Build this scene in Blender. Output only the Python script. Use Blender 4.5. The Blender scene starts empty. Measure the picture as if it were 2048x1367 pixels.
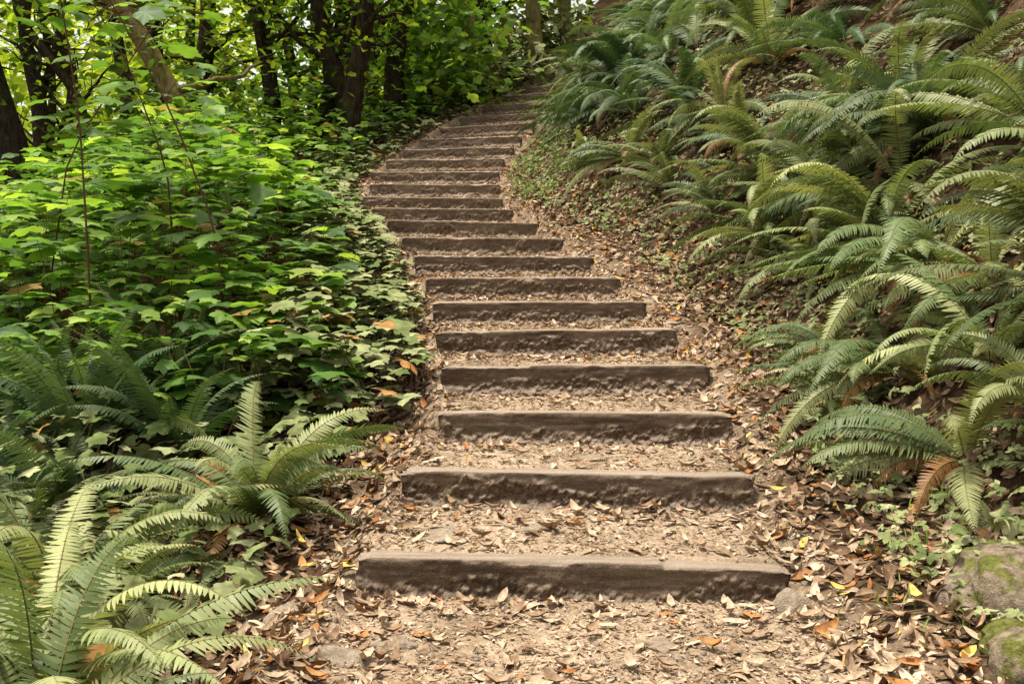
import bpy, math, numpy as np
from mathutils import Vector, Matrix
rng = np.random.default_rng(11)
sc = bpy.context.scene

# ---------------------------------------------------------------- noise
TAB = np.random.default_rng(3).random((256, 256))
def vn(x, y, seed=0):
    x = np.asarray(x, float) + seed*17.3; y = np.asarray(y, float) + seed*9.7
    xi = np.floor(x).astype(int); yi = np.floor(y).astype(int)
    fx = x-xi; fy = y-yi
    fx = fx*fx*(3-2*fx); fy = fy*fy*(3-2*fy)
    a = TAB[xi % 256, yi % 256]; b = TAB[(xi+1) % 256, yi % 256]
    c = TAB[xi % 256, (yi+1) % 256]; d = TAB[(xi+1) % 256, (yi+1) % 256]
    return (a*(1-fx)+b*fx)*(1-fy)+(c*(1-fx)+d*fx)*fy
def fbm(x, y, o=4, seed=0):
    s = 0; a = .5; n = 0
    for k in range(o):
        s = s+a*vn(x*2**k, y*2**k, seed+k); n += a; a *= .5
    return s/n*2-1
def ss(t):
    t = np.clip(t, 0, 1); return t*t*(3-2*t)

# ---------------------------------------------------------------- path data (metres)
SY = np.array([4.12,4.94,5.77,6.59,7.42,8.24,9.06,9.89,10.71,11.54,12.36,13.18,14.01,14.83,15.66,16.48,17.30,18.13,18.95,19.78,20.6,21.4])
SZ = np.array([.197,.404,.592,.797,.987,1.182,1.383,1.598,1.817,2.038,2.248,2.453,2.711,2.977,3.264,3.546,3.838,4.183,4.502,4.867,5.221,5.536])
SC = np.array([.244,.313,.409,.429,.352,.249,.119,-.05,-.288,-.53,-.823,-1.047,-1.084,-1.14,-1.07,-.911,-.752,-.492,-.214,.134,.476,.80])
SW = np.array([.89,.869,.849,.889,.907,.895,.9,.914,.9,.913,.891,.94,.915,.961,.944,.944,.917,.911,.919,.86,.80,.72])
RIS = np.array([.155,.165,.178]+[.20]*19)
cy = np.concatenate([[-300,0,3.2], SY, [24,28,34,60,300]])
cx = np.concatenate([[.15,.15,.2], SC, [1.85,2.9,4.2,9,40]])
def xc(y): return np.interp(y, cy, cx)
def slope(y): return np.clip((xc(y+1.0)-xc(y-1.0))/2.0, -.4, .45)
def hw(y): return np.interp(y, np.concatenate([[0,3.2],SY,[24,40]]), np.concatenate([[1.15,1.0],SW,[.42,.35]]))
py = [-300,0,3.2]; pz = [-3,-.06,.02]
for i in range(22):
    b = SZ[i]-RIS[i]
    if i: b = max(b, SZ[i-1]-.03)
    py += [SY[i]+.03, SY[i]+.09]; pz += [b, SZ[i]-.012]
py += [24,28,34,60,300]; pz += [6.75,8.5,11.2,22,30]
sy_ = np.concatenate([[-300,0,3.6], SY+.06, [24,28,34,60,300]]); sz_ = np.concatenate([[-3,-.06,.04], SZ-.09, [6.75,8.5,11.2,22,30]])
def Hs(y): return np.interp(y, sy_, sz_)
def coords(x, y):
    c = xc(y); a = x-c
    yp = y+slope(y)*np.clip(a, -1.3, 1.3)
    return a, yp
def H(x, y):
    x = np.asarray(x, float); y = np.asarray(y, float)
    a, yp = coords(x, y)
    w = hw(yp)
    dl = np.maximum(-a-w, 0); dr = np.maximum(a-w, 0)
    st = np.interp(yp, py, pz)
    sm = Hs(y)
    left = -.06*ss(dl/.25)-.12*np.minimum(dl,2)-.42*np.clip(dl-2,0,18)
    left = left-np.maximum(Hs(y)-Hs(20.)-.05*(y-20),0)*ss((dl-.6)/3)*.95
    b = np.interp(y, [3,4.5,7,12,20], [.95,.75,.6,.55,.4])
    right = .03*ss(dr/.2)+.12*np.minimum(dr,b)+.92*np.clip(dr-b,0,14)
    mix = ss((np.abs(a)-w+.07)/.13)
    z = st*(1-mix)+(sm+left+right)*mix
    amp = .012+.05*ss((np.maximum(dl,dr)-.1)/.8)+.16*ss((dr-.8)/1.5)+.6*ss((dl-6)/10)
    z = z+fbm(x*1.3,y*1.3,4,2)*amp+fbm(x*9,y*9,3,5)*.008
    return z
def Hn(x, y):
    e = .04
    dzx = (H(x+e,y)-H(x-e,y))/(2*e); dzy = (H(x,y+e)-H(x,y-e))/(2*e)
    dzx = np.clip(dzx,-1.3,1.3); dzy = np.clip(dzy,-1.0,1.0)
    n = np.stack([-dzx,-dzy,np.ones_like(dzx)],1)
    return n/np.linalg.norm(n,axis=1,keepdims=True)

# ---------------------------------------------------------------- mesh helpers
def mkmesh(name, V, F, mats, tint=None, midx=None, smooth=True, extra=None):
    V = np.asarray(V,np.float32); F = np.asarray(F,np.int32)
    me = bpy.data.meshes.new(name)
    me.vertices.add(len(V)); me.vertices.foreach_set("co", V.ravel())
    me.loops.add(F.size); me.loops.foreach_set("vertex_index", F.ravel())
    me.polygons.add(len(F)); me.polygons.foreach_set("loop_start", np.arange(len(F),dtype=np.int32)*F.shape[1])
    if midx is not None: me.polygons.foreach_set("material_index", np.asarray(midx,np.int32))
    me.polygons.foreach_set("use_smooth", np.full(len(F), smooth))
    if tint is not None:
        at = me.attributes.new("tint",'FLOAT','POINT'); at.data.foreach_set("value", np.asarray(tint,np.float32))
    if extra:
        for k,v in extra.items():
            at = me.attributes.new(k,'FLOAT','POINT'); at.data.foreach_set("value", np.asarray(v,np.float32))
    for m in mats: me.materials.append(m)
    me.update(calc_edges=True)
    return me
def mkobj(name, me, loc=(0,0,0)):
    o = bpy.data.objects.new(name, me); o.location = loc
    sc.collection.objects.link(o); return o
def norm(v): return v/np.maximum(np.linalg.norm(v,axis=-1,keepdims=True),1e-9)
def frames(n, ang):
    ref = np.stack([np.cos(ang),np.sin(ang),np.zeros_like(ang)],1)
    d = norm(ref-(ref*n).sum(1,keepdims=True)*n)
    s = np.cross(d,n)
    return np.stack([s,d,n],2)
def scatter(temps, pos, R, scale, tint):
    N = len(pos); pick = rng.integers(0,len(temps),N)
    Vs=[];Fs=[];Ts=[];off=0
    scale = np.asarray(scale)
    if scale.ndim==1: scale = np.repeat(scale[:,None],3,1)
    for k,(tv,tf) in enumerate(temps):
        ix = np.where(pick==k)[0]
        if len(ix)==0: continue
        loc = tv[None]*scale[ix][:,None,:]
        v = np.einsum('nij,nvj->nvi', R[ix], loc)+pos[ix][:,None,:]
        f = tf[None]+(np.arange(len(ix))*len(tv))[:,None,None]+off
        Vs.append(v.reshape(-1,3)); Fs.append(f.reshape(-1,3)); Ts.append(np.repeat(tint[ix],len(tv)))
        off += len(ix)*len(tv)
    return np.concatenate(Vs),np.concatenate(Fs),np.concatenate(Ts)
def combine(parts):
    Vs=[];Fs=[];Ts=[];Ms=[];off=0
    for V,F,T,m in parts:
        Vs.append(V);Fs.append(F+off);Ts.append(T);Ms.append(np.full(len(F),m)); off+=len(V)
    return np.concatenate(Vs),np.concatenate(Fs),np.concatenate(Ts),np.concatenate(Ms)
def tube(P, r, k=6, rough=0):
    P = np.asarray(P,float); r=np.asarray(r,float); n=len(P)
    T = norm(np.gradient(P,axis=0))
    ref = np.array([1,0,0.]) if abs(T[:,0]).mean()<.7 else np.array([0,0,1.])
    A = norm(np.cross(T,ref)); B = np.cross(T,A)
    th = np.arange(k)/k*2*math.pi
    rr = r[:,None]*(1+rough*(fbm(np.arange(n)[:,None]*.35+P[0,0]*3, np.cos(th)[None]*1.5+np.sin(th)[None]*.7+P[0,1],3)))
    V = P[:,None]+rr[...,None]*(np.cos(th)[None,:,None]*A[:,None]+np.sin(th)[None,:,None]*B[:,None])
    V=V.reshape(-1,3); F=[]
    for i in range(n-1):
        for j in range(k):
            a=i*k+j;b=i*k+(j+1)%k;c=a+k;d=b+k
            F += [(a,b,d),(a,d,c)]
    return V,np.array(F)

# ---------------------------------------------------------------- materials
def newmat(name):
    m=bpy.data.materials.new(name); m.use_nodes=True
    nt=m.node_tree; nt.nodes.clear(); return m,nt
def N(nt,t,**k):
    n=nt.nodes.new(t)
    for a,b in k.items(): setattr(n,a,b)
    return n
def ramp(nt, stops, interp='LINEAR'):
    r=N(nt,'ShaderNodeValToRGB'); r.color_ramp.interpolation=interp
    e=r.color_ramp.elements
    while len(e)<len(stops): e.new(.5)
    for q,(p,c) in zip(e,stops): q.position=p; q.color=(*c,1)
    return r
def noise(nt, scale, detail=5, vec=None, rough=.6):
    n=N(nt,'ShaderNodeTexNoise'); n.inputs['Scale'].default_value=scale; n.inputs['Detail'].default_value=detail; n.inputs['Roughness'].default_value=rough
    if vec is not None: nt.links.new(vec,n.inputs['Vector'])
    return n
def mixc(nt,fac,a,b,mode='MIX'):
    m=N(nt,'ShaderNodeMix',data_type='RGBA',blend_type=mode)
    for s,v in (('Factor',fac),('A',a),('B',b)):
        idx={'Factor':0,'A':6,'B':7}[s]
        if isinstance(v,(int,float)): m.inputs[idx].default_value=v
        elif isinstance(v,tuple): m.inputs[idx].default_value=(*v,1)
        else: nt.links.new(v,m.inputs[idx])
    return m.outputs[2]
def leafmat(name, stops, trans=.35, rough=.55, objcol=False, spec=.3, interp='LINEAR', nscale=30, plain=False):
    m,nt=newmat(name); L=nt.links
    at=N(nt,'ShaderNodeAttribute',attribute_name='tint')
    r=ramp(nt,stops,interp); L.new(at.outputs['Fac'],r.inputs[0])
    col=r.outputs[0]
    if objcol:
        oi=N(nt,'ShaderNodeObjectInfo'); col=mixc(nt,1.0,col,oi.outputs['Color'],'MULTIPLY')
    if nscale:
        geo=N(nt,'ShaderNodeNewGeometry')
        nz=noise(nt,nscale,1,geo.outputs['Position'])
        rr=ramp(nt,[(.3,(.7,.7,.7)),(.7,(1.25,1.25,1.2))]); L.new(nz.outputs[0],rr.inputs[0])
        col=mixc(nt,1.0,col,rr.outputs[0],'MULTIPLY')
    if plain:
        p=N(nt,'ShaderNodeBsdfDiffuse'); L.new(col,p.inputs[0])
    else:
        p=N(nt,'ShaderNodeBsdfPrincipled'); p.inputs['Roughness'].default_value=rough
        p.inputs['Specular IOR Level'].default_value=spec
        L.new(col,p.inputs['Base Color'])
    o=N(nt,'ShaderNodeOutputMaterial')
    if trans>0:
        t=N(nt,'ShaderNodeBsdfTranslucent')
        tc=mixc(nt,1.0,col,(1.3,1.35,.6),'MULTIPLY'); L.new(tc,t.inputs[0])
        ms=N(nt,'ShaderNodeMixShader'); ms.inputs[0].default_value=trans
        L.new(p.outputs[0],ms.inputs[1]); L.new(t.outputs[0],ms.inputs[2]); L.new(ms.outputs[0],o.inputs[0])
    else: L.new(p.outputs[0],o.inputs[0])
    return m

def ground_mat():
    m,nt=newmat('forest_soil'); L=nt.links
    geo=N(nt,'ShaderNodeNewGeometry'); P=geo.outputs['Position']
    n1=noise(nt,2.2,3,P); n2=noise(nt,28,4,P,.7); n3=noise(nt,130,2,P,.7)
    dirt=ramp(nt,[(.3,(.23,.165,.11)),(.5,(.37,.28,.197)),(.7,(.48,.38,.28))]); L.new(n2.outputs[0],dirt.inputs[0])
    hum=ramp(nt,[(.3,(.035,.023,.014)),(.55,(.09,.058,.035)),(.75,(.165,.11,.07))]); L.new(n2.outputs[0],hum.inputs[0])
    at=N(nt,'ShaderNodeAttribute',attribute_name='pathw')
    ad=N(nt,'ShaderNodeMath',operation='MULTIPLY_ADD'); L.new(n1.outputs[0],ad.inputs[0]); ad.inputs[1].default_value=.6; ad.inputs[2].default_value=-.3
    a2=N(nt,'ShaderNodeMath',operation='ADD',use_clamp=True); L.new(ad.outputs[0],a2.inputs[0]); L.new(at.outputs['Fac'],a2.inputs[1])
    c=mixc(nt,a2.outputs[0],hum.outputs[0],dirt.outputs[0])
    sp=ramp(nt,[(.35,(.6,.58,.55)),(.6,(1.15,1.15,1.15))]); L.new(n3.outputs[0],sp.inputs[0])
    c=mixc(nt,1.0,c,sp.outputs[0],'MULTIPLY')
    bl=ramp(nt,[(.35,(.78,.76,.74)),(.65,(1.1,1.1,1.1))]); L.new(n1.outputs[0],bl.inputs[0])
    c=mixc(nt,1.0,c,bl.outputs[0],'MULTIPLY')
    p=N(nt,'ShaderNodeBsdfDiffuse')
    L.new(c,p.inputs[0])
    b=N(nt,'ShaderNodeBump'); b.inputs['Strength'].default_value=.7; b.inputs['Distance'].default_value=.02
    L.new(n2.outputs[0],b.inputs['Height'])
    b2=N(nt,'ShaderNodeBump'); b2.inputs['Strength'].default_value=.6; b2.inputs['Distance'].default_value=.005
    L.new(n3.outputs[0],b2.inputs['Height']); L.new(b.outputs[0],b2.inputs['Normal']); L.new(b2.outputs[0],p.inputs['Normal'])
    o=N(nt,'ShaderNodeOutputMaterial'); L.new(p.outputs[0],o.inputs[0]); return m
def timber_mat():
    m,nt=newmat('weathered_timber'); L=nt.links
    mp=N(nt,'ShaderNodeMapping'); mp.inputs['Scale'].default_value=(1.2,22,22)
    geo=N(nt,'ShaderNodeNewGeometry')
    L.new(geo.outputs['Position'],mp.inputs[0])
    g=noise(nt,2.0,5,mp.outputs[0],.65)
    n2=noise(nt,34,6,geo.outputs['Position'],.78); n3=noise(nt,160,3,geo.outputs['Position'],.75); n4=noise(nt,3.5,4,geo.outputs['Position'])
    wood=ramp(nt,[(.3,(.12,.085,.062)),(.5,(.19,.142,.106)),(.7,(.28,.215,.165))]); L.new(g.outputs[0],wood.inputs[0])
    soil=ramp(nt,[(.34,(.085,.058,.041)),(.5,(.18,.130,.094)),(.66,(.32,.245,.18))]); L.new(n2.outputs[0],soil.inputs[0])
    at=N(nt,'ShaderNodeAttribute',attribute_name='tint')
    c=mixc(nt,at.outputs['Fac'],wood.outputs[0],soil.outputs[0])
    blot=ramp(nt,[(.35,(.72,.70,.68)),(.65,(1.15,1.15,1.15))]); L.new(n4.outputs[0],blot.inputs[0])
    c=mixc(nt,1.0,c,blot.outputs[0],'MULTIPLY')
    sp=ramp(nt,[(.35,(.65,.63,.62)),(.65,(1.25,1.25,1.25))]); L.new(n3.outputs[0],sp.inputs[0])
    c=mixc(nt,1.0,c,sp.outputs[0],'MULTIPLY')
    mr=ramp(nt,[(.6,(0,0,0)),(.72,(.4,.4,.4))]); L.new(n4.outputs[0],mr.inputs[0])
    c=mixc(nt,mr.outputs[0],c,(.12,.12,.045))
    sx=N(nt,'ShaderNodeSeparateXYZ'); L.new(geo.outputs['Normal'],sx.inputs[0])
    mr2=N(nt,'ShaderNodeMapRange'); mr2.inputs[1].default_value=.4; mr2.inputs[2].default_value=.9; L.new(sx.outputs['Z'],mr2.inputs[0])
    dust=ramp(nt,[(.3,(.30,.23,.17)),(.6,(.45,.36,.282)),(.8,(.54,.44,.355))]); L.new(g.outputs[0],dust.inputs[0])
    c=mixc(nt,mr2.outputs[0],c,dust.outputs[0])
    p=N(nt,'ShaderNodeBsdfDiffuse')
    L.new(c,p.inputs[0])
    b=N(nt,'ShaderNodeBump'); b.inputs['Strength'].default_value=.4; b.inputs['Distance'].default_value=.005; L.new(g.outputs[0],b.inputs['Height'])
    b1=N(nt,'ShaderNodeBump'); b1.inputs['Strength'].default_value=1.0; b1.inputs['Distance'].default_value=.018; L.new(n2.outputs[0],b1.inputs['Height']); L.new(b.outputs[0],b1.inputs['Normal'])
    b2=N(nt,'ShaderNodeBump'); b2.inputs['Strength'].default_value=.8; b2.inputs['Distance'].default_value=.006; L.new(n3.outputs[0],b2.inputs['Height']); L.new(b1.outputs[0],b2.inputs['Normal'])
    L.new(b2.outputs[0],p.inputs['Normal'])
    o=N(nt,'ShaderNodeOutputMaterial'); L.new(p.outputs[0],o.inputs[0]); return m
def bark_mat(name, dark, light, moss, mossamt, zs=.3, sc_=18):
    m,nt=newmat(name); L=nt.links
    geo=N(nt,'ShaderNodeNewGeometry'); mp=N(nt,'ShaderNodeMapping'); mp.inputs['Scale'].default_value=(1,1,zs); L.new(geo.outputs['Position'],mp.inputs[0])
    n=noise(nt,sc_,5,mp.outputs[0],.75); n2=noise(nt,5,4,geo.outputs['Position'],.7)
    r=ramp(nt,[(.35,dark),(.65,light)]); L.new(n.outputs[0],r.inputs[0])
    mr=ramp(nt,[(.62-mossamt*.3,(0,0,0)),(.70-mossamt*.3,(1,1,1))]); L.new(n2.outputs[0],mr.inputs[0])
    mo=ramp(nt,[(.35,tuple(v*.5 for v in moss)),(.65,tuple(v*1.4 for v in moss))]); L.new(n.outputs[0],mo.inputs[0])
    c=mixc(nt,mr.outputs[0],r.outputs[0],mo.outputs[0])
    p=N(nt,'ShaderNodeBsdfDiffuse'); L.new(c,p.inputs[0])
    b=N(nt,'ShaderNodeBump'); b.inputs['Strength'].default_value=.9; b.inputs['Distance'].default_value=.03; L.new(n.outputs[0],b.inputs['Height']); L.new(b.outputs[0],p.inputs['Normal'])
    o=N(nt,'ShaderNodeOutputMaterial'); L.new(p.outputs[0],o.inputs[0]); return m
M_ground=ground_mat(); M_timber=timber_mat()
M_barkd=bark_mat('dark_bark',(.016,.012,.009),(.06,.043,.031),(.045,.05,.016),.3)
M_barkm=bark_mat('mossy_bark',(.10,.07,.04),(.27,.19,.11),(.17,.15,.05),.7)
M_rock=bark_mat('mossy_rock',(.14,.105,.075),(.34,.27,.20),(.14,.145,.04),.55,1,26)
M_stone=bark_mat('trail_stone',(.24,.19,.14),(.42,.34,.26),(.36,.27,.18),.4,1,30)
M_stem=leafmat('stem',[(0,(.12,.06,.04)),(1,(.18,.15,.06))],0,.7,nscale=0,plain=True)
M_rach=leafmat('fern_rachis',[(0,(.16,.13,.06)),(1,(.24,.19,.09))],0,.7,nscale=0,plain=True)
M_fern=leafmat('fern_blade',[(0,(.20,.11,.05)),(.04,(.24,.14,.06)),(.06,(.055,.10,.038)),(.5,(.125,.17,.075)),(1,(.22,.26,.13))],.22,.5,True,nscale=0)
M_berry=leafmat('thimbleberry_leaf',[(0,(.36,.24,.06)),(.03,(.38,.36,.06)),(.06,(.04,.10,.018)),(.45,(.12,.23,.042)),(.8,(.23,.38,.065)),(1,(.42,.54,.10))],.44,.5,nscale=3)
M_dusty=leafmat('dusty_leaf',[(0,(.34,.18,.07)),(.08,(.36,.30,.10)),(.12,(.11,.15,.05)),(.6,(.20,.225,.10)),(1,(.32,.33,.18))],0,.6,nscale=14,plain=True)
M_canopy=leafmat('canopy_leaf',[(0,(.03,.06,.012)),(.6,(.09,.16,.02)),(1,(.28,.33,.03))],.48,.5,nscale=0,plain=True)
M_bgleaf=leafmat('sunlit_leaf',[(0,(.10,.17,.02)),(.45,(.34,.45,.05)),(1,(.78,.80,.20))],.52,.5,nscale=.4,plain=True)
M_litter=leafmat('fallen_leaf',[(0,(.08,.047,.032)),(.15,(.17,.105,.065)),(.35,(.32,.215,.14)),(.6,(.47,.355,.255)),(.78,(.56,.44,.325)),(.86,(.42,.21,.085)),(.94,(.34,.14,.055)),(.97,(.58,.42,.11)),(1,(.60,.48,.17))],0,.6,nscale=45,plain=True)
M_grass=leafmat('grass_blade',[(0,(.14,.21,.05)),(1,(.32,.38,.12))],.35,.5,nscale=0,plain=True)

# ---------------------------------------------------------------- ground sheet
def geo_axis(a,b,n):
    t=np.linspace(0,1,n)[1:]; return a+(b-a)*(np.exp(t*5)-1)/(math.exp(5)-1)
xs=np.concatenate([geo_axis(-3.0,-300,45)[::-1],np.arange(-3.0,4.2,.035),geo_axis(4.2,300,60)])
ys=np.concatenate([geo_axis(2.7,-100,25)[::-1],np.arange(2.7,22.6,.03),geo_axis(22.6,300,60)])
X,Y=np.meshgrid(xs,ys); Z=H(X,Y)
nx,ny=len(xs),len(ys)
idx=np.arange(nx*ny).reshape(ny,nx)
a=idx[:-1,:-1].ravel();b=idx[:-1,1:].ravel();c=idx[1:,1:].ravel();d=idx[1:,:-1].ravel()
F=np.stack([a,b,c,d],1)
A,YP=coords(X,Y); W=hw(YP)
pw=(1-ss((np.abs(A)-W+.25)/.7))*(1-.75*ss((Y-21.5)/1.5))
mkobj('ground',mkmesh('ground',np.stack([X.ravel(),Y.ravel(),Z.ravel()],1),F,[M_ground],extra={'pathw':pw.ravel()}))

# ---------------------------------------------------------------- timber steps
for i in range(22):
    near=i<8
    n=480 if near else 180; xsn=np.linspace(-SW[i],SW[i],n)
    zf=np.linspace(-.26,-.018,42 if near else 18)
    prof=[(0,z) for z in zf]+[(.001,-.012),(.004,-.005),(.010,-.001),(.03,0),(.06,.001),(.09,0),(.112,-.004),(.12,-.02),(.12,-.3)]
    prof=np.array(prof); k=len(prof)
    XX=np.repeat(xsn[:,None],k,1); YY=np.repeat(prof[None,:,0],n,0).copy(); ZZ=np.repeat(prof[None,:,1],n,0).copy()
    sd=i*3.1
    front=(prof[:,0]<.0005)[None,:]
    line=-.055+.09*fbm(XX*(3.2+i%3)+sd,XX*0+sd,5)+rng.uniform(-.02,.015)
    crust=ss((line-ZZ)/.038)*front
    pk=fbm(XX*9+sd,ZZ*14,5,1)
    YY-=crust*(.005+.020*np.clip(pk+.2,0,1)+.017*fbm(XX*38+sd,ZZ*42,3,2))
    YY-=front*ss((-ZZ-.11)/.09)**1.5*.045
    YY+=front*(fbm(XX*2+sd,ZZ*40,4,3)*.004+fbm(XX*16+sd,ZZ*22,4,5)*.008)
    YY+=fbm(XX*.9+sd,XX*0,2,4)*.012
    top=ss((ZZ+.03)/.03)
    ZZ+=top*(fbm(XX*2.2+sd,YY*8,5,6)*.009)
    chip=np.clip(fbm(XX*4+sd,XX*0+2,5,8)-.15,0,1)
    arr=np.exp(-((prof[:,0]-.004)/.016)**2)[None,:]*top
    ZZ-=arr*chip*.035; YY+=arr*chip*.012
    if i in (0,3):
        cut=SW[i]*(.42 if i==0 else -.35)
        ZZ-=top*.012*(1/(1+np.exp(-np.clip((XX-cut)/.004,-50,50))) if i==0 else 1/(1+np.exp(np.clip((XX-cut)/.004,-50,50))))
    en=ss((np.abs(XX)-SW[i]+.05)/.05)
    ZZ-=top*en*.012; YY+=front*en*.012
    XX+= (np.abs(XX)>SW[i]*.985)*fbm(YY*20+sd,ZZ*14,3,9)*.03
    V=np.stack([XX,YY,ZZ],2).reshape(-1,3)
    Fq=[]
    I=np.arange(n*k).reshape(n,k)
    for q in range(k-1):
        aa=I[:-1,q];bb=I[1:,q];cc=I[1:,q+1];dd=I[:-1,q+1]
        Fq.append(np.stack([aa,bb,cc],1));Fq.append(np.stack([aa,cc,dd],1))
    Fq=np.concatenate(Fq)
    cap=[]
    for e,row in ((0,I[0]),(1,I[-1])):
        cidx=len(V); V=np.concatenate([V,[[XX[0 if e==0 else -1].mean(),.06,-.12]]])
        for q in range(k):
            r=(row[q],row[(q+1)%k],cidx)
            cap.append(r if e==0 else (r[1],r[0],r[2]))
    Fq=np.concatenate([Fq,np.array(cap)])
    tint=np.concatenate([crust.ravel(),[0,0]])
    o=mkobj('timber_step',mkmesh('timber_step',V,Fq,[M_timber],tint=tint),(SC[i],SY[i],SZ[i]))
    o.rotation_euler=(0,float(rng.normal(0,.005)),math.atan2(-float(slope(SY[i])),1))

# ---------------------------------------------------------------- fallen leaves
def bayleaf(curl,fold,bend):
    t=np.array([0,.15,.4,.7,.9,1]); w=np.array([.01,.11,.165,.13,.06,0.0])
    V=[]
    for ti,wi in zip(t,w):
        z=curl*(ti-.5)**2*1.0
        for s in (-1,0,1):
            V.append((s*wi+bend*math.sin(ti*3.1),ti-.5,z+abs(s)*fold*wi))
    V=np.array(V);F=[]
    for i in range(5):
        for j in range(2):
            a=i*3+j;F+=[(a,a+1,a+4),(a,a+4,a+3)]
    return V,np.array(F)
LT=[bayleaf(c_,f_,b_) for c_,f_,b_ in ((.5,.3,.03),(-.5,.6,-.05),(1.1,.8,.05),(.15,.1,0),(-.9,-.5,.04),(.7,-.4,-.04),(1.6,1.0,.08))]
def litter(name,x,y,smin,smax,tint,tilt,lift=.012):
    z=H(x,y); n=Hn(x,y)
    n=norm(n+rng.normal(0,1,(len(x),3))*tilt[:,None])
    R=frames(n,rng.random(len(x))*6.283)
    s=rng.uniform(smin,smax,len(x))
    sc3=np.stack([s*rng.uniform(.7,1.25,len(x)),s,s],1)
    pos=np.stack([x,y,z+lift*rng.random(len(x))+.004+tilt*s*.25],1)
    V,F,T=scatter(LT,pos,R,sc3,tint)
    mkobj(name,mkmesh(name,V,F,[M_litter],tint=T))
M=90000
y=2.6+ (29-2.6)*rng.random(M)**1.25; a=rng.uniform(-2.0,2.6,M); x=xc(y)+a
aa,yp=coords(x,y); w=hw(yp)
edge=np.abs(aa)-w
prob=np.where(edge<-.1, .08+.24*(fbm(x*1.7,y*1.7,3,4)>.05), .66)
prob*=np.where(edge>.9,.35,1)
ridx=np.clip(np.searchsorted(SY,yp),0,21)
toR=SY[ridx]-yp
prob=np.where((edge<0)&(toR>0)&(toR<.28),prob+.25,prob)
prevR=yp-SY[np.clip(ridx-1,0,21)]
onbeam=(edge<0.03)&(((prevR>-.01)&(prevR<.15)&(yp>4))|((toR<.05)&(toR>-.02)))
prob=np.where(onbeam,0.012,prob)
prob*=np.where((y>13)&(y<21.5),.75,1); prob=np.where(y>21.6,.9,prob)
keep=rng.random(M)<prob*.62; x=x[keep];y=y[keep];edge=edge[keep]
ti=rng.random(len(x)); ti=np.where(edge<0,.18+.58*ti,ti)
ti=np.where((edge<0)&(rng.random(len(x))<.08),rng.uniform(.8,.96,len(x)),ti)
litter('fallen_leaves',x,y,.045,.115,ti,np.where(edge<-.1,.16,.34))
M=15000
y=rng.uniform(3,28,M); dr=.2+rng.random(M)**1.3*5; x=xc(y)+hw(y)+dr
ti=rng.random(M)*.95; ti=np.where(ti>.5,ti-.4,ti)
litter('bank_leaf_litter',x,y,.05,.11,ti,np.full(M,.45),.04)
M=7000
y=rng.uniform(2.8,20,M); x=xc(y)-hw(y)-.1-rng.random(M)*2.2
litter('woodland_leaf_litter',x,y,.05,.11,rng.random(M)*.9,np.full(M,.35),.03)
M=26000
y=2.8+12*rng.random(M)**1.5; x=xc(y)+rng.uniform(-1.1,1.1,M)
aa,yp=coords(x,y); ri=np.clip(np.searchsorted(SY,yp)-1,0,21); pr=yp-SY[ri]
k=~((pr>-.02)&(pr<.14)); x=x[k];y=y[k]
litter('leaf_crumbs',x,y,.012,.04,.15+.6*rng.random(len(x)),np.full(len(x),.12),.004)
def blob(seed,sub=1):
    import bmesh
    bm=bmesh.new(); bmesh.ops.create_icosphere(bm,subdivisions=sub,radius=1)
    V=np.array([v.co[:] for v in bm.verts]); F=np.array([[v.index for v in f.verts] for f in bm.faces]); bm.free()
    V=V*(1+.40*fbm(V[:,:1]*1.3+seed,V[:,1:2]*1.3+V[:,2:]*.9+seed,4,seed))
    return V,F
PB=[blob(s,1) for s in range(4)]
M=5000; y=2.8+9*rng.random(M)**1.5; x=xc(y)+rng.uniform(-1.1,1.1,M); z=H(x,y)
s=.004+.014*rng.random(M)**3
R=frames(norm(np.tile([0,0,1.],(M,1))+rng.normal(0,.4,(M,3))),rng.random(M)*6.28)
V,F,T=scatter(PB,np.stack([x,y,z],1),R,np.stack([s*1.3,s,s*.7],1),rng.random(M))
mkobj('gravel',mkmesh('gravel',V,F,[M_stone],tint=T))
def stone(name,x,y,s,sink,seed,mat):
    V,F=blob(seed,5)
    V=V*np.array(s)
    nn=norm(V)
    V=V+nn*(.22*min(s)*np.abs(fbm(V[:,:1]*9/max(s)*.3,V[:,1:2]*9/max(s)*.3+V[:,2:]*7/max(s)*.3,5,seed)))+.03*min(s)*fbm(V[:,:1]*40,V[:,1:2]*40+V[:,2:]*30,3,seed)
    o=mkobj(name,mkmesh(name,V,F,[mat])); o.location=(x,y,float(H(x,y))-sink); o.rotation_euler=(0,0,seed*1.3)
for (x,y,s,k,sd) in [(-.62,3.52,(.13,.07,.03),.005,2),(-.44,3.62,(.09,.06,.03),.005,5),(1.13,3.98,(.09,.07,.07),.02,7),(.55,3.62,(.12,.06,.03),.015,9),(-.32,4.55,(.16,.09,.016),.0,11),(.15,4.62,(.12,.07,.014),.0,3),(1.0,3.7,(.05,.04,.03),.01,4),(-.9,4.05,(.1,.06,.04),.01,8),(.4,5.35,(.13,.06,.014),.0,10)]:
    stone('trail_stone',x,y,s,k,sd,M_stone)
for (x,y,s,k,sd) in [(1.95,3.78,(.34,.25,.17),.05,3),(1.72,3.24,(.20,.16,.12),.02,6),(1.95,6.35,(.18,.12,.13),.02,9),(2.35,5.45,(.22,.16,.14),.0,12)]:
    stone('mossy_boulder',x,y,s,k,sd,M_rock)

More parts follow.
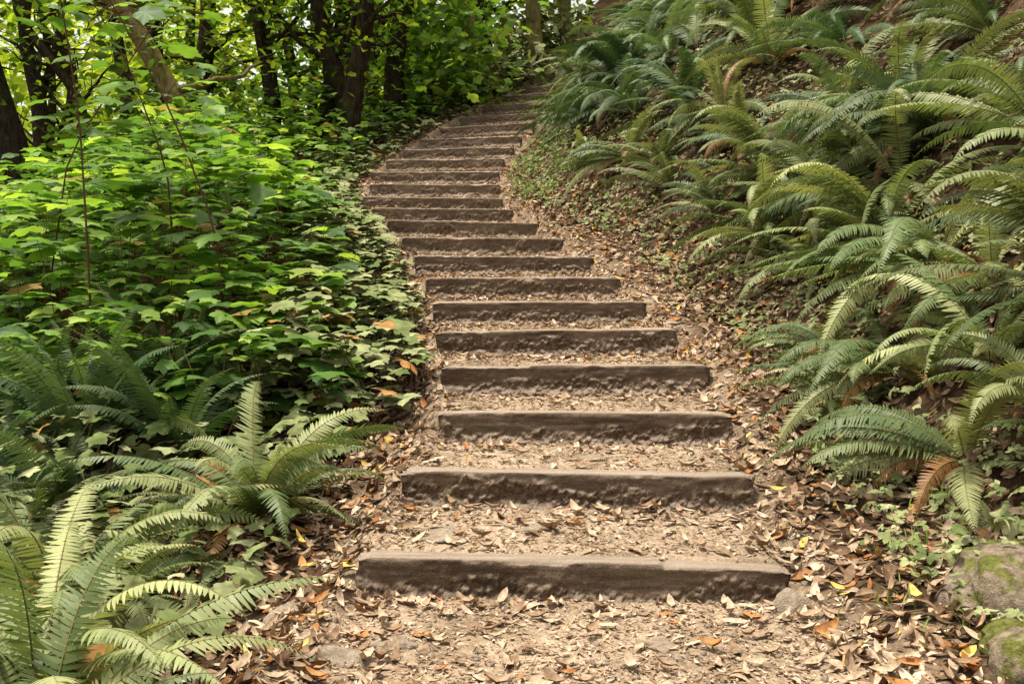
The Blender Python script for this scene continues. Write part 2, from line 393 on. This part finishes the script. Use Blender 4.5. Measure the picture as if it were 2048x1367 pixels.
# ---------------------------------------------------------------- ferns
def frond(az,L,e0,e1,K,pw_,tint,r):
    s=np.linspace(0,1,K); e=e0+(e1-e0)*s**r.uniform(1.0,1.9)
    azs=az+r.normal(0,.3)*s**2
    t=np.stack([np.cos(azs)*np.cos(e),np.sin(azs)*np.cos(e),np.sin(e)],1)
    P=np.concatenate([[[0,0,0]],np.cumsum(t[:-1]*L/K,0)])
    side=np.stack([-np.sin(azs),np.cos(azs),0*s],1); n=np.cross(t,side)
    roll=r.normal(0,.45); cs,sn=math.cos(roll),math.sin(roll)
    side,n=side*cs+n*sn, n*cs-side*sn
    parts=[]
    V,F=tube(P[::2],np.linspace(.0042,.0012,len(P[::2])),3); parts.append((V,F,np.full(len(V),tint),1))
    idx=np.where(s>.10)[0]
    l=pw_*np.clip((s-.06)/.22,0.25,1)**.6*np.clip(1-s**2.3,0.03,1)**.9
    u=np.array([0,.10,.5,.82,1]); wd=np.array([.30,.98,.74,.42,0.])
    V=[];F=[];TT=[];off=0
    wp=L/K*.42
    f1=np.array([(0,1,3),(0,3,2),(2,3,5),(2,5,4),(4,5,7),(4,7,6),(6,7,8)])
    for sg in (-1,1):
        jit=r.normal(0,.08,len(idx)); dro=-.05-.35*r.random()+r.normal(0,.08,len(idx))
        D=norm(side[idx]*sg+t[idx]*(.22+.5*s[idx]**2+jit)[:,None]+n[idx]*dro[:,None])
        Wd=norm(t[idx]-(t[idx]*D).sum(1,keepdims=True)*D)
        ll=(l[idx]*(1+r.normal(0,.07,len(idx))))
        ll=np.where(r.random(len(idx))<.02,ll*.3,ll)[:,None]
        rows=[]
        for ui,wi in zip(u,wd):
            c0=P[idx]+D*ll*ui-n[idx]*ll*.22*ui**2+t[idx]*ll*.12*ui**2
            ww=wp*wi*np.minimum(1,ll/(pw_*.35))
            if ui<1: rows+= [c0-Wd*ww, c0+Wd*ww*1.15]
            else: rows+=[c0]
        VV=np.stack(rows,1)
        FF=f1[None]+(np.arange(len(idx))*9)[:,None,None]+off
        V.append(VV.reshape(-1,3));F.append(FF.reshape(-1,3)); off+=len(idx)*9
        tv=tint if tint<.05 else np.clip(tint+r.normal(0,.07,len(idx)),.065,1)
        TT.append(np.repeat(np.broadcast_to(tv,(len(idx),)),9))
    V=np.concatenate(V);F=np.concatenate(F)
    parts.append((V,F,np.concatenate(TT),0))
    return parts
def fernmesh(seed,nf,Lr,e0r,e1r,K=52,pw_=.085,azs=None):
    r=np.random.default_rng(seed); parts=[]
    for i in range(nf):
        az=i*2.4+r.normal(0,.25)
        if azs is not None: az=azs[0]+r.uniform(-1,1)*azs[1] if r.random()<.8 else az
        L=r.uniform(*Lr)
        dead=r.random()<.10
        ti=0.02 if dead else r.uniform(.07,1)
        e0=r.uniform(*e0r); e1=r.uniform(*e1r)
        if dead: e0*=.4; e1=-1.4; L*=.8
        parts+=frond(az,L,e0,e1,K,pw_*(L/.85)**.6*r.uniform(.8,1.15),ti,r)
    V,F,T,Mi=combine(parts)
    return mkmesh('sword_fern_mesh',V,F,[M_fern,M_rach],tint=T,midx=Mi)
FM=[fernmesh(100+i,int(17+i*1.5),(.65,1.15),(.55,1.4),(-1.2,0)) for i in range(7)]
FMu=[fernmesh(200+i,16,(.8,1.15),(1.1,1.5),(-.3,.6)) for i in range(3)]
FMs=[fernmesh(300+i,11,(.5,.8),(.6,1.3),(-.9,.1),36,.075) for i in range(3)]
FMb=[fernmesh(400+i,16+i,(.85,1.4),(.1,1.35),(-1.35,-.2),62,.095,(math.pi*1.12,1.7)) for i in range(9)]
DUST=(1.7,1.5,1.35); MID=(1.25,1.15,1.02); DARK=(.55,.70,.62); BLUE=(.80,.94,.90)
def fern(x,y,scale,col,kind=0,rot=None,lean=0.0,dz=0):
    ms={0:FM,1:FMu,2:FMs,3:FMb}[kind]
    o=mkobj('sword_fern',ms[int(rng.integers(len(ms)))],(x,y,float(H(x,y))-.01+dz))
    o.scale=(scale,)*3
    rz=rng.uniform(0,6.28) if rot is None else rot
    o.rotation_euler=(Matrix.Rotation(lean,4,'Y')@Matrix.Rotation(rz,4,'Z')).to_euler()
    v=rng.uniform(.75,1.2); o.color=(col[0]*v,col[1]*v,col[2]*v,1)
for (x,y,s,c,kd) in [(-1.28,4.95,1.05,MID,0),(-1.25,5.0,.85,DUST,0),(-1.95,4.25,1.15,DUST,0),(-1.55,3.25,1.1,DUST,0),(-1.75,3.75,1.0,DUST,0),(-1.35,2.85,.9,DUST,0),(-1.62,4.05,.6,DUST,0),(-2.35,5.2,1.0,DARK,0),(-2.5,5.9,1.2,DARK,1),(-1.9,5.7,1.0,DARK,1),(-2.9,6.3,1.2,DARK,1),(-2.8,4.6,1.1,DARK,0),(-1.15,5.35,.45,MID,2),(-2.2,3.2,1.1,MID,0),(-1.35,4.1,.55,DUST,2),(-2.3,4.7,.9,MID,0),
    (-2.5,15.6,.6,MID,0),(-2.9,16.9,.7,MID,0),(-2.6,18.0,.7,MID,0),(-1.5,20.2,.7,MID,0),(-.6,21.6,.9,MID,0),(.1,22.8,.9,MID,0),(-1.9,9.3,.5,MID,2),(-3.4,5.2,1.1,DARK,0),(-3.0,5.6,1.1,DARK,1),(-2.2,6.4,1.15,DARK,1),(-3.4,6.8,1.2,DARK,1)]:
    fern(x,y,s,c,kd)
def j(a): return rng.uniform(-a,a)
for (x,y,s,c) in [(2.45,5.1,1.0,DUST),(2.1,4.6,.82,DUST),(1.92,5.8,.62,DUST),(2.2,5.65,.8,DUST),(2.1,6.5,.6,DUST),(2.7,6.3,1.0,DUST),(2.65,7.0,1.0,DUST),(2.95,7.5,1.15,MID),(2.3,7.6,.85,MID),(2.65,8.2,1.1,MID),(2.2,8.6,.9,MID),(3.4,8.3,1.2,BLUE),(2.5,9.4,1.05,MID),(2.0,9.7,.85,MID),(3.5,6.6,1.15,MID),(2.35,4.3,.75,DUST),(2.75,5.7,.95,DUST),(2.9,4.9,1.05,MID),(3.4,5.8,1.1,MID),(3.3,7.7,1.1,BLUE),(3.1,9.2,1.1,BLUE),(1.75,10.8,.8,MID)]:
    fern(x,y,s,c,3 if rng.random()<.75 else 0,j(.8),-.12)
for (x,y,s,c) in [(1.8,7.1,.4,MID),(2.0,4.15,.4,DUST),(1.7,5.1,.35,DUST)]: fern(x,y,s,c,2)
pts=[];tries=0
while len(pts)<310 and tries<20000:
    tries+=1
    y=7.5+22*rng.random()**.9; dr=rng.uniform(.7,9)
    lo=np.interp(y,[7.5,10,14,18,20,28],[1.7,1.35,.95,.8,.75,.6])
    if dr<lo: continue
    x=float(xc(y)+hw(y)+dr)
    if all((x-p[0])**2+(y-p[1])**2>.58**2 for p in pts): pts.append((x,y,dr,lo))
for (x,y,dr,lo) in pts:
    u=rng.random()
    fern(x,y,rng.uniform(.8,1.4)*(.65 if dr<lo+.3 else 1),BLUE if u<.40 else (MID if u<.83 else DARK),3 if rng.random()<.65 else 0,j(1.1) if rng.random()<.7 else None,-.2)

# ---------------------------------------------------------------- broad lobed leaves
def lobed(seed):
    r=np.random.default_rng(seed)
    right=[(0,0),(.10,-.09),(.22,-.15),(.34,-.13),(.47,-.06),(.46,.05),(.52,.12),(.43,.20),(.52,.26),(.58,.36),(.68,.47),(.56,.50),(.50,.57),(.37,.55),(.36,.66),(.27,.72),(.22,.84),(.10,.90),(0,1.07)]
    right=[(x*(1+r.normal(0,.03)),y+r.normal(0,.01)) for x,y in right]; right[0]=(0,0)
    left=[(-x,y) for x,y in right[1:-1]][::-1]
    out=np.array(right+left); out[:,1]*=.95
    c=np.array([[0,.22]])
    mid=(out-c)*.5+c
    P=np.concatenate([c,mid,out]); n=len(out)
    rr=np.linalg.norm(P-c,axis=1); ang=np.arctan2(P[:,1]-.22,P[:,0])
    z=-.22*rr**2*r.uniform(.4,1.6)+.045*np.cos(ang*5+math.pi*.5)*rr+.05*r.normal(0,1)*P[:,0]
    V=np.stack([P[:,0],P[:,1],z],1); F=[]
    for i in range(n):
        j_=(i+1)%n; F+=[(0,1+i,1+j_),(1+i,1+n+i,1+n+j_),(1+i,1+n+j_,1+j_)]
    return V,np.array(F)
LL=[lobed(i) for i in range(6)]
def simple():
    out=[]
    for c_ in (.1,.3,-.2):
        V=np.array([(0,0,0),(.28,.35,.1+c_*.2),(-.28,.35,.1+c_*.2),(0,.4,0),(.2,.75,c_*.3),(-.2,.75,c_*.3),(0,1,c_*.8-.1)])
        F=np.array([(0,1,3),(0,3,2),(1,4,3),(3,5,2),(3,4,6),(3,6,5)])
        out.append((V,F))
    return out
SL=simple()
def trifol():
    out=[]
    for sd in range(3):
        r=np.random.default_rng(sd+50); Vs=[];Fs=[]
        for k_,(an,l_) in enumerate([(0,1),(1.15,.8),(-1.15,.8)]):
            v,f=SL[sd]; v=v.copy()*l_*.75; v[:,0]*=1.2; v[:,1]+=.08
            c_,s_=math.cos(an+r.normal(0,.1)),math.sin(an)
            q=np.stack([v[:,0]*c_-v[:,1]*s_,v[:,0]*s_+v[:,1]*c_,v[:,2]-.1*v[:,1]*r.random()],1)
            Vs.append(q);Fs.append(f+k_*len(v))
        out.append((np.concatenate(Vs),np.concatenate(Fs)))
    return out
TF=trifol()
def leafcloud(temps,pos,tilt,size,tint,bias=-.1):
    M=len(pos); n=norm(np.tile([0,0,1.],(M,1))+rng.normal(0,1,(M,3))*tilt+np.array([0,bias,0]))
    return scatter(temps,pos,frames(n,rng.random(M)*6.283),size,tint)
def stems(x,y,top,lean=.15,r0=.006):
    parts=[]
    for xi,yi,h in zip(x,y,top):
        z0=float(H(xi,yi)); dx,dy=rng.normal(0,lean,2)
        t=np.linspace(0,1,6)
        P=np.stack([xi+dx*t**2,yi+dy*t**2,z0+h*t],1)
        V,F=tube(P,np.linspace(r0,r0*.4,6),4); parts.append((V,F,np.full(len(V),rng.random()),1))
    return parts
def thicket(name,M,yr,dlr,hfun,size,mat,tintfun,temps=LL,nst=100,ypow=1.0,tilt=.2,deep=.75,bias=-.1):
    y=yr[0]+(yr[1]-yr[0])*rng.random(M)**ypow; dl=dlr[0]+(dlr[1]-dlr[0])*rng.random(M)
    x=xc(y)-hw(y)-dl
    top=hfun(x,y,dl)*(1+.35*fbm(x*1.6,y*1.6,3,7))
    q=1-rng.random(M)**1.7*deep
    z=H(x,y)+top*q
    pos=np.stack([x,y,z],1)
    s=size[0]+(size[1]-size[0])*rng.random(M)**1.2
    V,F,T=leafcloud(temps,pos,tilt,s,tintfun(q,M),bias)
    parts=[(V,F,T,0)]
    ii=rng.integers(0,M,nst)
    parts+=stems(x[ii],y[ii],top[ii]*.9)
    V,F,T,Mi=combine(parts)
    mkobj(name,mkmesh(name,V,F,[mat,M_stem],tint=T,midx=Mi))
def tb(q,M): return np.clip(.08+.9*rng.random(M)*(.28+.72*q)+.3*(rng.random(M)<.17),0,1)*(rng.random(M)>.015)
def td(q,M): return np.clip(.13+.87*rng.random(M),0,1)*(rng.random(M)>.04)
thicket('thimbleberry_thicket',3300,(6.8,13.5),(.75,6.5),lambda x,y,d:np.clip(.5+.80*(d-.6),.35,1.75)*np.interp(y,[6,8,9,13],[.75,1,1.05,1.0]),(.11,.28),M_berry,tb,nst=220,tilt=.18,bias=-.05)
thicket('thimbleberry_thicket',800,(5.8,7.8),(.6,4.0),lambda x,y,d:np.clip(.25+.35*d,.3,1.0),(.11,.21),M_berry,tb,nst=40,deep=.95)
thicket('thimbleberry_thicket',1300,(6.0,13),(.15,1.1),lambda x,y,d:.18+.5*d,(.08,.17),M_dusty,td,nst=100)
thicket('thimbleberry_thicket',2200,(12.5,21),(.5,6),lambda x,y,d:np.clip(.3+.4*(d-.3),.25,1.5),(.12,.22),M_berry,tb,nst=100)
thicket('bramble_groundcover',1000,(3.2,7.0),(.45,2.8),lambda x,y,d:.10+.2*d,(.06,.14),M_dusty,td,nst=60,tilt=.35)
thicket('bramble_groundcover',1400,(12,23),(.12,1.2),lambda x,y,d:.12+.3*d,(.08,.16),M_dusty,td,nst=60,tilt=.3)
M=11000; y=rng.uniform(12,24,M); x=xc(y)-rng.uniform(3.2,16,M)
z=H(x,y)+rng.random(M)*(1.2+1.8*(fbm(x*.7,y*.7,3,3)+.5))
V,F,T=leafcloud(SL,np.stack([x,y,z],1),.6,rng.uniform(.12,.24,M),rng.random(M)*.6)
mkobj('evergreen_undergrowth',mkmesh('evergreen_undergrowth',V,F,[M_canopy],tint=T))
def bank_cover(name,M,dr0,dr1,size,mat,tf,yr=(3.4,26),hh=.22,thr=-.15,temps=None):
    y=yr[0]+(yr[1]-yr[0])*rng.random(M)**1.15; dr=rng.uniform(dr0,dr1,M)
    x=xc(y)+hw(y)+dr
    kp=(fbm(x*1.6,y*1.6,3,11)+.3*rng.normal(0,1,M)>thr); x=x[kp];y=y[kp]; M=len(x)
    z=H(x,y)+hh*rng.random(M)*(.6+fbm(x*2,y*2,2,1))+.02
    n=norm(Hn(x,y)+np.array([-.1,-.15,.5])+rng.normal(0,.38,(M,3)))
    V,F,T=scatter(temps or LL,np.stack([x,y,z],1),frames(n,rng.random(M)*6.283),rng.uniform(*size,M),tf(rng.random(M),M))
    mkobj(name,mkmesh(name,V,F,[mat],tint=T))
bank_cover('bramble_groundcover',21000,.38,3.0,(.03,.075),M_dusty,td,temps=TF,thr=-.12)
bank_cover('bank_groundcover',2000,.6,5,(.04,.09),M_dusty,td,hh=.35,thr=0)
bank_cover('bank_groundcover',2500,.15,1.0,(.03,.06),M_berry,tb,yr=(13,24),hh=.2,temps=TF)
M=1500
c0=rng.normal(0,1,(M,3))*np.array([.75,.7,1.15])+np.array([-1.5,20.3,6.0])
V,F,T=leafcloud(LL,c0,.5,rng.uniform(.13,.24,M),np.clip(.4+.6*rng.random(M),0,1))
Vs,Fs,Ts,Mi=combine([(V,F,T,0)]+stems(rng.normal(-1.6,.4,12),rng.normal(20.3,.3,12),rng.uniform(1.5,3,12),.4,.012))
mkobj('vine_maple_shrub',mkmesh('vine_maple_shrub',Vs,Fs,[M_berry,M_stem],tint=Ts,midx=Mi))
for (cx_,cy_,cz_,m_) in [(-.1,22.6,6.1,900),(1.0,24.6,7.3,700)]:
    c0=rng.normal(0,1,(m_,3))*np.array([.6,.7,.4])+np.array([cx_,cy_,cz_])
    V,F,T=leafcloud(LL,c0,.5,rng.uniform(.12,.2,m_),.1+.9*rng.random(m_))
    mkobj('thimbleberry_shrub',mkmesh('thimbleberry_shrub',V,F,[M_dusty],tint=T))
def cane(P,nl,size):
    P=np.array(P,float); t=np.linspace(0,len(P)-1,14)
    Q=np.stack([np.interp(t,np.arange(len(P)),P[:,k]) for k in range(3)],1)
    V,F=tube(Q,np.linspace(.009,.004,14),5); parts=[(V,F,np.zeros(len(V)),1)]
    for i in range(nl):
        u=rng.uniform(.45,1); b=Q[int(u*13)]; az=rng.uniform(0,6.28); l=rng.uniform(.15,.5)
        e=b+np.array([math.cos(az)*l,math.sin(az)*l,rng.uniform(-.02,.15)])
        V,F=tube(np.stack([b,(b+e)/2+[0,0,.04],e]),[.003,.002,.0015],3); parts.append((V,F,np.zeros(len(V)),1))
        n=norm(np.array([[rng.normal(0,.25),-.2+rng.normal(0,.25),1.]]))
        V,F,T=scatter(LL,e[None],frames(n,np.array([az])),np.array([rng.uniform(*size)]),np.array([.3+.5*rng.random()])); parts.append((V,F,T,0))
    V,F,T,Mi=combine(parts); mkobj('tall_cane_shrub',mkmesh('tall_cane_shrub',V,F,[M_berry,M_stem],tint=T,midx=Mi))
cane([(-2.85,6.8,.5),(-2.9,6.8,1.6),(-3.0,6.9,2.5),(-3.2,7.0,3.5),(-3.4,7,4.2)],30,(.12,.22))
cane([(-1.95,6.9,.6),(-2.05,6.9,1.7),(-2.35,6.9,2.5),(-2.75,7,3.2),(-3.0,7,3.6)],30,(.12,.22))
cane([(-3.9,8.3,1),(-3.7,8.3,2.4),(-3.1,8.4,3.4),(-2.7,8.4,4.0)],24,(.12,.2))
cane([(-2.5,7.5,1),(-2.6,7.5,2.2),(-2.9,7.5,3.0),(-3.3,7.5,3.7)],20,(.12,.2))

# ---------------------------------------------------------------- trees
def tree(name,base,path,r0,bark,nb=5,leaves=2200,crown=(1.8,1.8,1.5),lsize=(.10,.19),lt=(0,1)):
    x,y=base; z0=float(H(x,y))-.2
    P=np.array([(x+dx,y+dy,z0+dz) for dx,dy,dz in path],float)
    k=26; t=np.linspace(0,len(P)-1,k)
    Q=np.stack([np.interp(t,np.arange(len(P)),P[:,j_]) for j_ in range(3)],1)
    for _ in range(3): Q[1:-1]=(Q[:-2]+2*Q[1:-1]+Q[2:])/4
    rad=r0*(1-.62*np.linspace(0,1,k)); rad[0]*=1.6; rad[1]*=1.25
    V,F=tube(Q,rad,12,.35); parts=[(V,F,np.zeros(len(V)),0)]
    tips=[Q[-1]]
    for b in range(nb):
        i=int(rng.uniform(.3,.95)*(k-1)); az=rng.uniform(0,6.28); l=rng.uniform(1.2,2.8)
        q=[Q[i]]; d=np.array([math.cos(az),math.sin(az)*.8,rng.uniform(.2,.9)]); d/=np.linalg.norm(d)
        for s in range(9):
            d=norm(d+rng.normal(0,.25,3)+np.array([0,0,.04])); q.append(q[-1]+d*l/9)
        q=np.array(q); V,F=tube(q,np.linspace(rad[i]*.5,.012,10),7,.2); parts.append((V,F,np.zeros(len(V)),0)); tips.append(q[-1]); tips.append(q[5])
        for _ in range(2):
            j_=int(rng.integers(3,8)); e=q[j_]+rng.normal(0,.5,3)+[0,0,.2]
            V,F=tube(np.stack([q[j_],(q[j_]+e)/2+rng.normal(0,.06,3),e]),[.02,.012,.006],5); parts.append((V,F,np.zeros(len(V)),0)); tips.append(e)
    if leaves:
        tips=np.array(tips); ti=rng.integers(0,len(tips),leaves)
        cl=tips[ti]+rng.normal(0,1,(leaves,3))*np.array(crown)*.33
        V,F,T=leafcloud(SL,cl,.7,rng.uniform(*lsize,leaves),rng.uniform(*lt,leaves)); parts.append((V,F,T,1))
    V,F,T,Mi=combine(parts); mkobj(name,mkmesh(name,V,F,[bark,M_canopy],tint=T,midx=Mi))
tree('mossy_tree',(.62,22.5),[(0,0,0),(-.1,0,1.2),(-.25,0,2.6),(-.2,0,4.5),(.1,.3,7.5)],.20,M_barkm,3,200)
tree('mossy_tree',(1.45,25.5),[(0,0,0),(-.1,0,1.2),(-.1,0,2.6),(.3,0,5),(.3,.3,8)],.22,M_barkm,4,400)
tree('mossy_tree',(-.3,22.0),[(0,0,0),(-.45,0,1.0),(-.9,0,2.2),(-1.2,0,3.6),(-1.5,.3,6.5)],.27,M_barkm,4,400)
LT_=750
tree('bay_laurel_tree',(-2.9,17.5),[(0,0,0),(.1,0,1.3),(.35,0,2.5),(.2,0,3.8),(0,0,7)],.21,M_barkd,8,LT_)
tree('bay_laurel_tree',(-3.0,18.2),[(0,0,0),(-.1,0,1.2),(-.55,0,2.4),(-.6,0,3.6),(-1.2,0,7)],.18,M_barkd,9,LT_)
tree('bay_laurel_tree',(-2.3,19.5),[(0,0,0),(.0,0,1.5),(.3,0,3),(.2,0,5),(0,0,8)],.22,M_barkd,7,LT_)
tree('bay_laurel_tree',(-3.9,19.0),[(0,0,0),(.5,0,1.4),(.3,0,2.8),(-.3,0,4.2),(.2,0,8)],.17,M_barkd,8,LT_)
tree('bay_laurel_tree',(-1.7,21.5),[(0,0,0),(-.3,0,1.5),(-.2,0,3),(-.6,0,5),(-.4,0,8)],.2,M_barkd,6,LT_)
tree('bay_laurel_tree',(-4.6,18.5),[(0,0,0),(.2,0,1.5),(-.1,0,3),(-.5,0,4.6),(0,0,8)],.17,M_barkd,8,LT_)
tree('bay_laurel_tree',(-5.4,17.0),[(0,0,0),(-.3,0,1.5),(-.8,0,3),(-1.6,0,4.6),(-2,0,7)],.2,M_barkd,8,LT_)
tree('bay_laurel_tree',(-4.3,14.5),[(0,0,0),(-.3,0,1.2),(-.9,0,2.4),(-1.8,0,3.7),(-2.6,0,6)],.2,M_barkm,6,600)
tree('bay_laurel_tree',(-8.2,17.0),[(0,0,0),(-.2,0,2),(-.8,0,4),(-.9,0,6),(0,0,9)],.26,M_barkd,7,LT_)
tree('bay_laurel_tree',(-6.6,19.5),[(0,0,0),(.4,0,2),(.7,0,4),(.4,0,6),(0,0,9)],.24,M_barkd,7,LT_)
tree('bay_laurel_tree',(-1.6,24.5),[(0,0,0),(.2,0,2),(.1,0,4),(.4,0,6),(0,0,9)],.22,M_barkd,5,LT_)
tree('bay_laurel_tree',(-3.9,22.5),[(0,0,0),(.3,0,2),(.0,0,4),(.5,0,6),(0,0,9)],.22,M_barkd,6,LT_)
tree('bay_laurel_tree',(-9.5,22.5),[(0,0,0),(.3,0,2),(.9,0,4),(.5,0,6),(0,0,10)],.25,M_barkd,6,LT_)
# distant sunlit woodland
nc=800; C=np.stack([rng.uniform(-36,5,nc),rng.uniform(27,50,nc),np.zeros(nc)],1)
C[:,2]=np.maximum(H(C[:,0],C[:,1]),-1)+rng.uniform(0,18,nc)
per=70; R0=rng.uniform(.9,2.2,nc)
pos=np.repeat(C,per,0)+rng.normal(0,.6,(nc*per,3))*np.repeat(R0,per)[:,None]
base=np.clip(.8*rng.random(nc)+.015*(-C[:,0]-8),0,1)
ct=np.repeat(base,per)
V,F,T=leafcloud(SL,pos,.7,rng.uniform(.26,.55,len(pos)),np.clip(.74*ct+.28*rng.random(len(pos)),0,1))
mkobj('distant_woodland_foliage',mkmesh('distant_woodland_foliage',V,F,[M_bgleaf],tint=T))
for k in range(24):
    bx,by=rng.uniform(-20,1),rng.uniform(24,32)
    tree('distant_tree',(bx,by),[(0,0,0),(rng.normal(0,.4),0,3),(rng.normal(0,.8),0,6),(rng.normal(0,1),0,9),(rng.normal(0,1.2),0,13)],rng.uniform(.15,.3),M_barkd,6,0)

# ---------------------------------------------------------------- grass tufts
def tufts(pts):
    parts=[]
    for (x,y,n,h) in pts:
        for i in range(n):
            az=rng.uniform(0,6.28); l=h*rng.uniform(.5,1.1); bx=x+rng.normal(0,.06);by=y+rng.normal(0,.06); bz=float(H(bx,by))
            t=np.linspace(0,1,5); out=rng.uniform(.2,.8)*l
            P=np.stack([bx+math.cos(az)*out*t**1.6,by+math.sin(az)*out*t**1.6,bz+l*(t-.35*t**3)],1)
            s=np.array([-math.sin(az),math.cos(az),0])*.0035; w=(1-t**2)[:,None]
            V=np.concatenate([P-s*w,P+s*w]); F=[]
            for q in range(4): F+=[(q,q+1,q+6),(q,q+6,q+5)]
            parts.append((V,np.array(F),np.full(10,rng.random()),0))
    V,F,T,Mi=combine(parts); mkobj('grass_tufts',mkmesh('grass_tufts',V,F,[M_grass],tint=T))
g=[(1.45,3.75,22,.10),(1.7,4.2,25,.12),(1.6,3.5,20,.09),(1.95,4.5,25,.15),(-1.45,4.6,18,.1),(-1.2,4.1,15,.08),(-1.5,3.9,20,.1)]
for i in range(26):
    y=rng.uniform(13,19); g.append((float(xc(y)+hw(y)+rng.uniform(.15,.7)),y,16,.22))
tufts(g)
parts=[]
for i in range(90):
    y=rng.uniform(2.9,9); x=float(xc(y))+rng.uniform(-1.6,1.9); az=rng.uniform(0,6.28); l=rng.uniform(.06,.28)
    t=np.linspace(-.5,.5,5); px=x+math.cos(az)*l*t+rng.normal(0,.006,5); pyy=y+math.sin(az)*l*t+rng.normal(0,.006,5)
    V,F=tube(np.stack([px,pyy,H(px,pyy)+.012],1),np.linspace(.0035,.0015,5),4); parts.append((V,F,np.full(len(V),rng.random()),0))
V,F,T,Mi=combine(parts); mkobj('fallen_twigs',mkmesh('fallen_twigs',V,F,[M_stem],tint=T))

# ---------------------------------------------------------------- light, sky, camera
S=Vector((-.22,.02,.95)).normalized()
el=math.asin(S.z); az=math.atan2(S.x,S.y)
w=bpy.data.worlds.new("World"); sc.world=w; w.use_nodes=True
nt=w.node_tree; bg=nt.nodes['Background']; sk=nt.nodes.new('ShaderNodeTexSky'); sk.sky_type='NISHITA'; sk.sun_disc=False
sk.sun_elevation=el; sk.sun_rotation=az; sk.dust_density=4
hs=nt.nodes.new('ShaderNodeHueSaturation'); hs.inputs['Saturation'].default_value=.35
nt.links.new(sk.outputs[0],hs.inputs['Color'])
mu=mixc(nt,1.0,hs.outputs[0],(1.8,1.71,1.48),'MULTIPLY')
nt.links.new(mu,bg.inputs[0]); bg.inputs[1].default_value=.15
sun=bpy.data.lights.new('sun','SUN'); sun.energy=4.9; sun.angle=math.radians(6); sun.color=(1,.94,.83)
so=bpy.data.objects.new('sun',sun); sc.collection.objects.link(so); so.rotation_euler=S.to_track_quat('Z','Y').to_euler()
cam=bpy.data.cameras.new('camera'); cam.lens=35; cam.sensor_width=36; cam.shift_y=-.0603; cam.clip_end=1000; cam.clip_start=.05
co=bpy.data.objects.new('camera',cam); sc.collection.objects.link(co); co.location=(0,0,1.36); co.rotation_euler=(math.radians(90),0,0)
sc.camera=co
sc.view_settings.view_transform='Standard'; sc.view_settings.look='None'; sc.view_settings.exposure=0
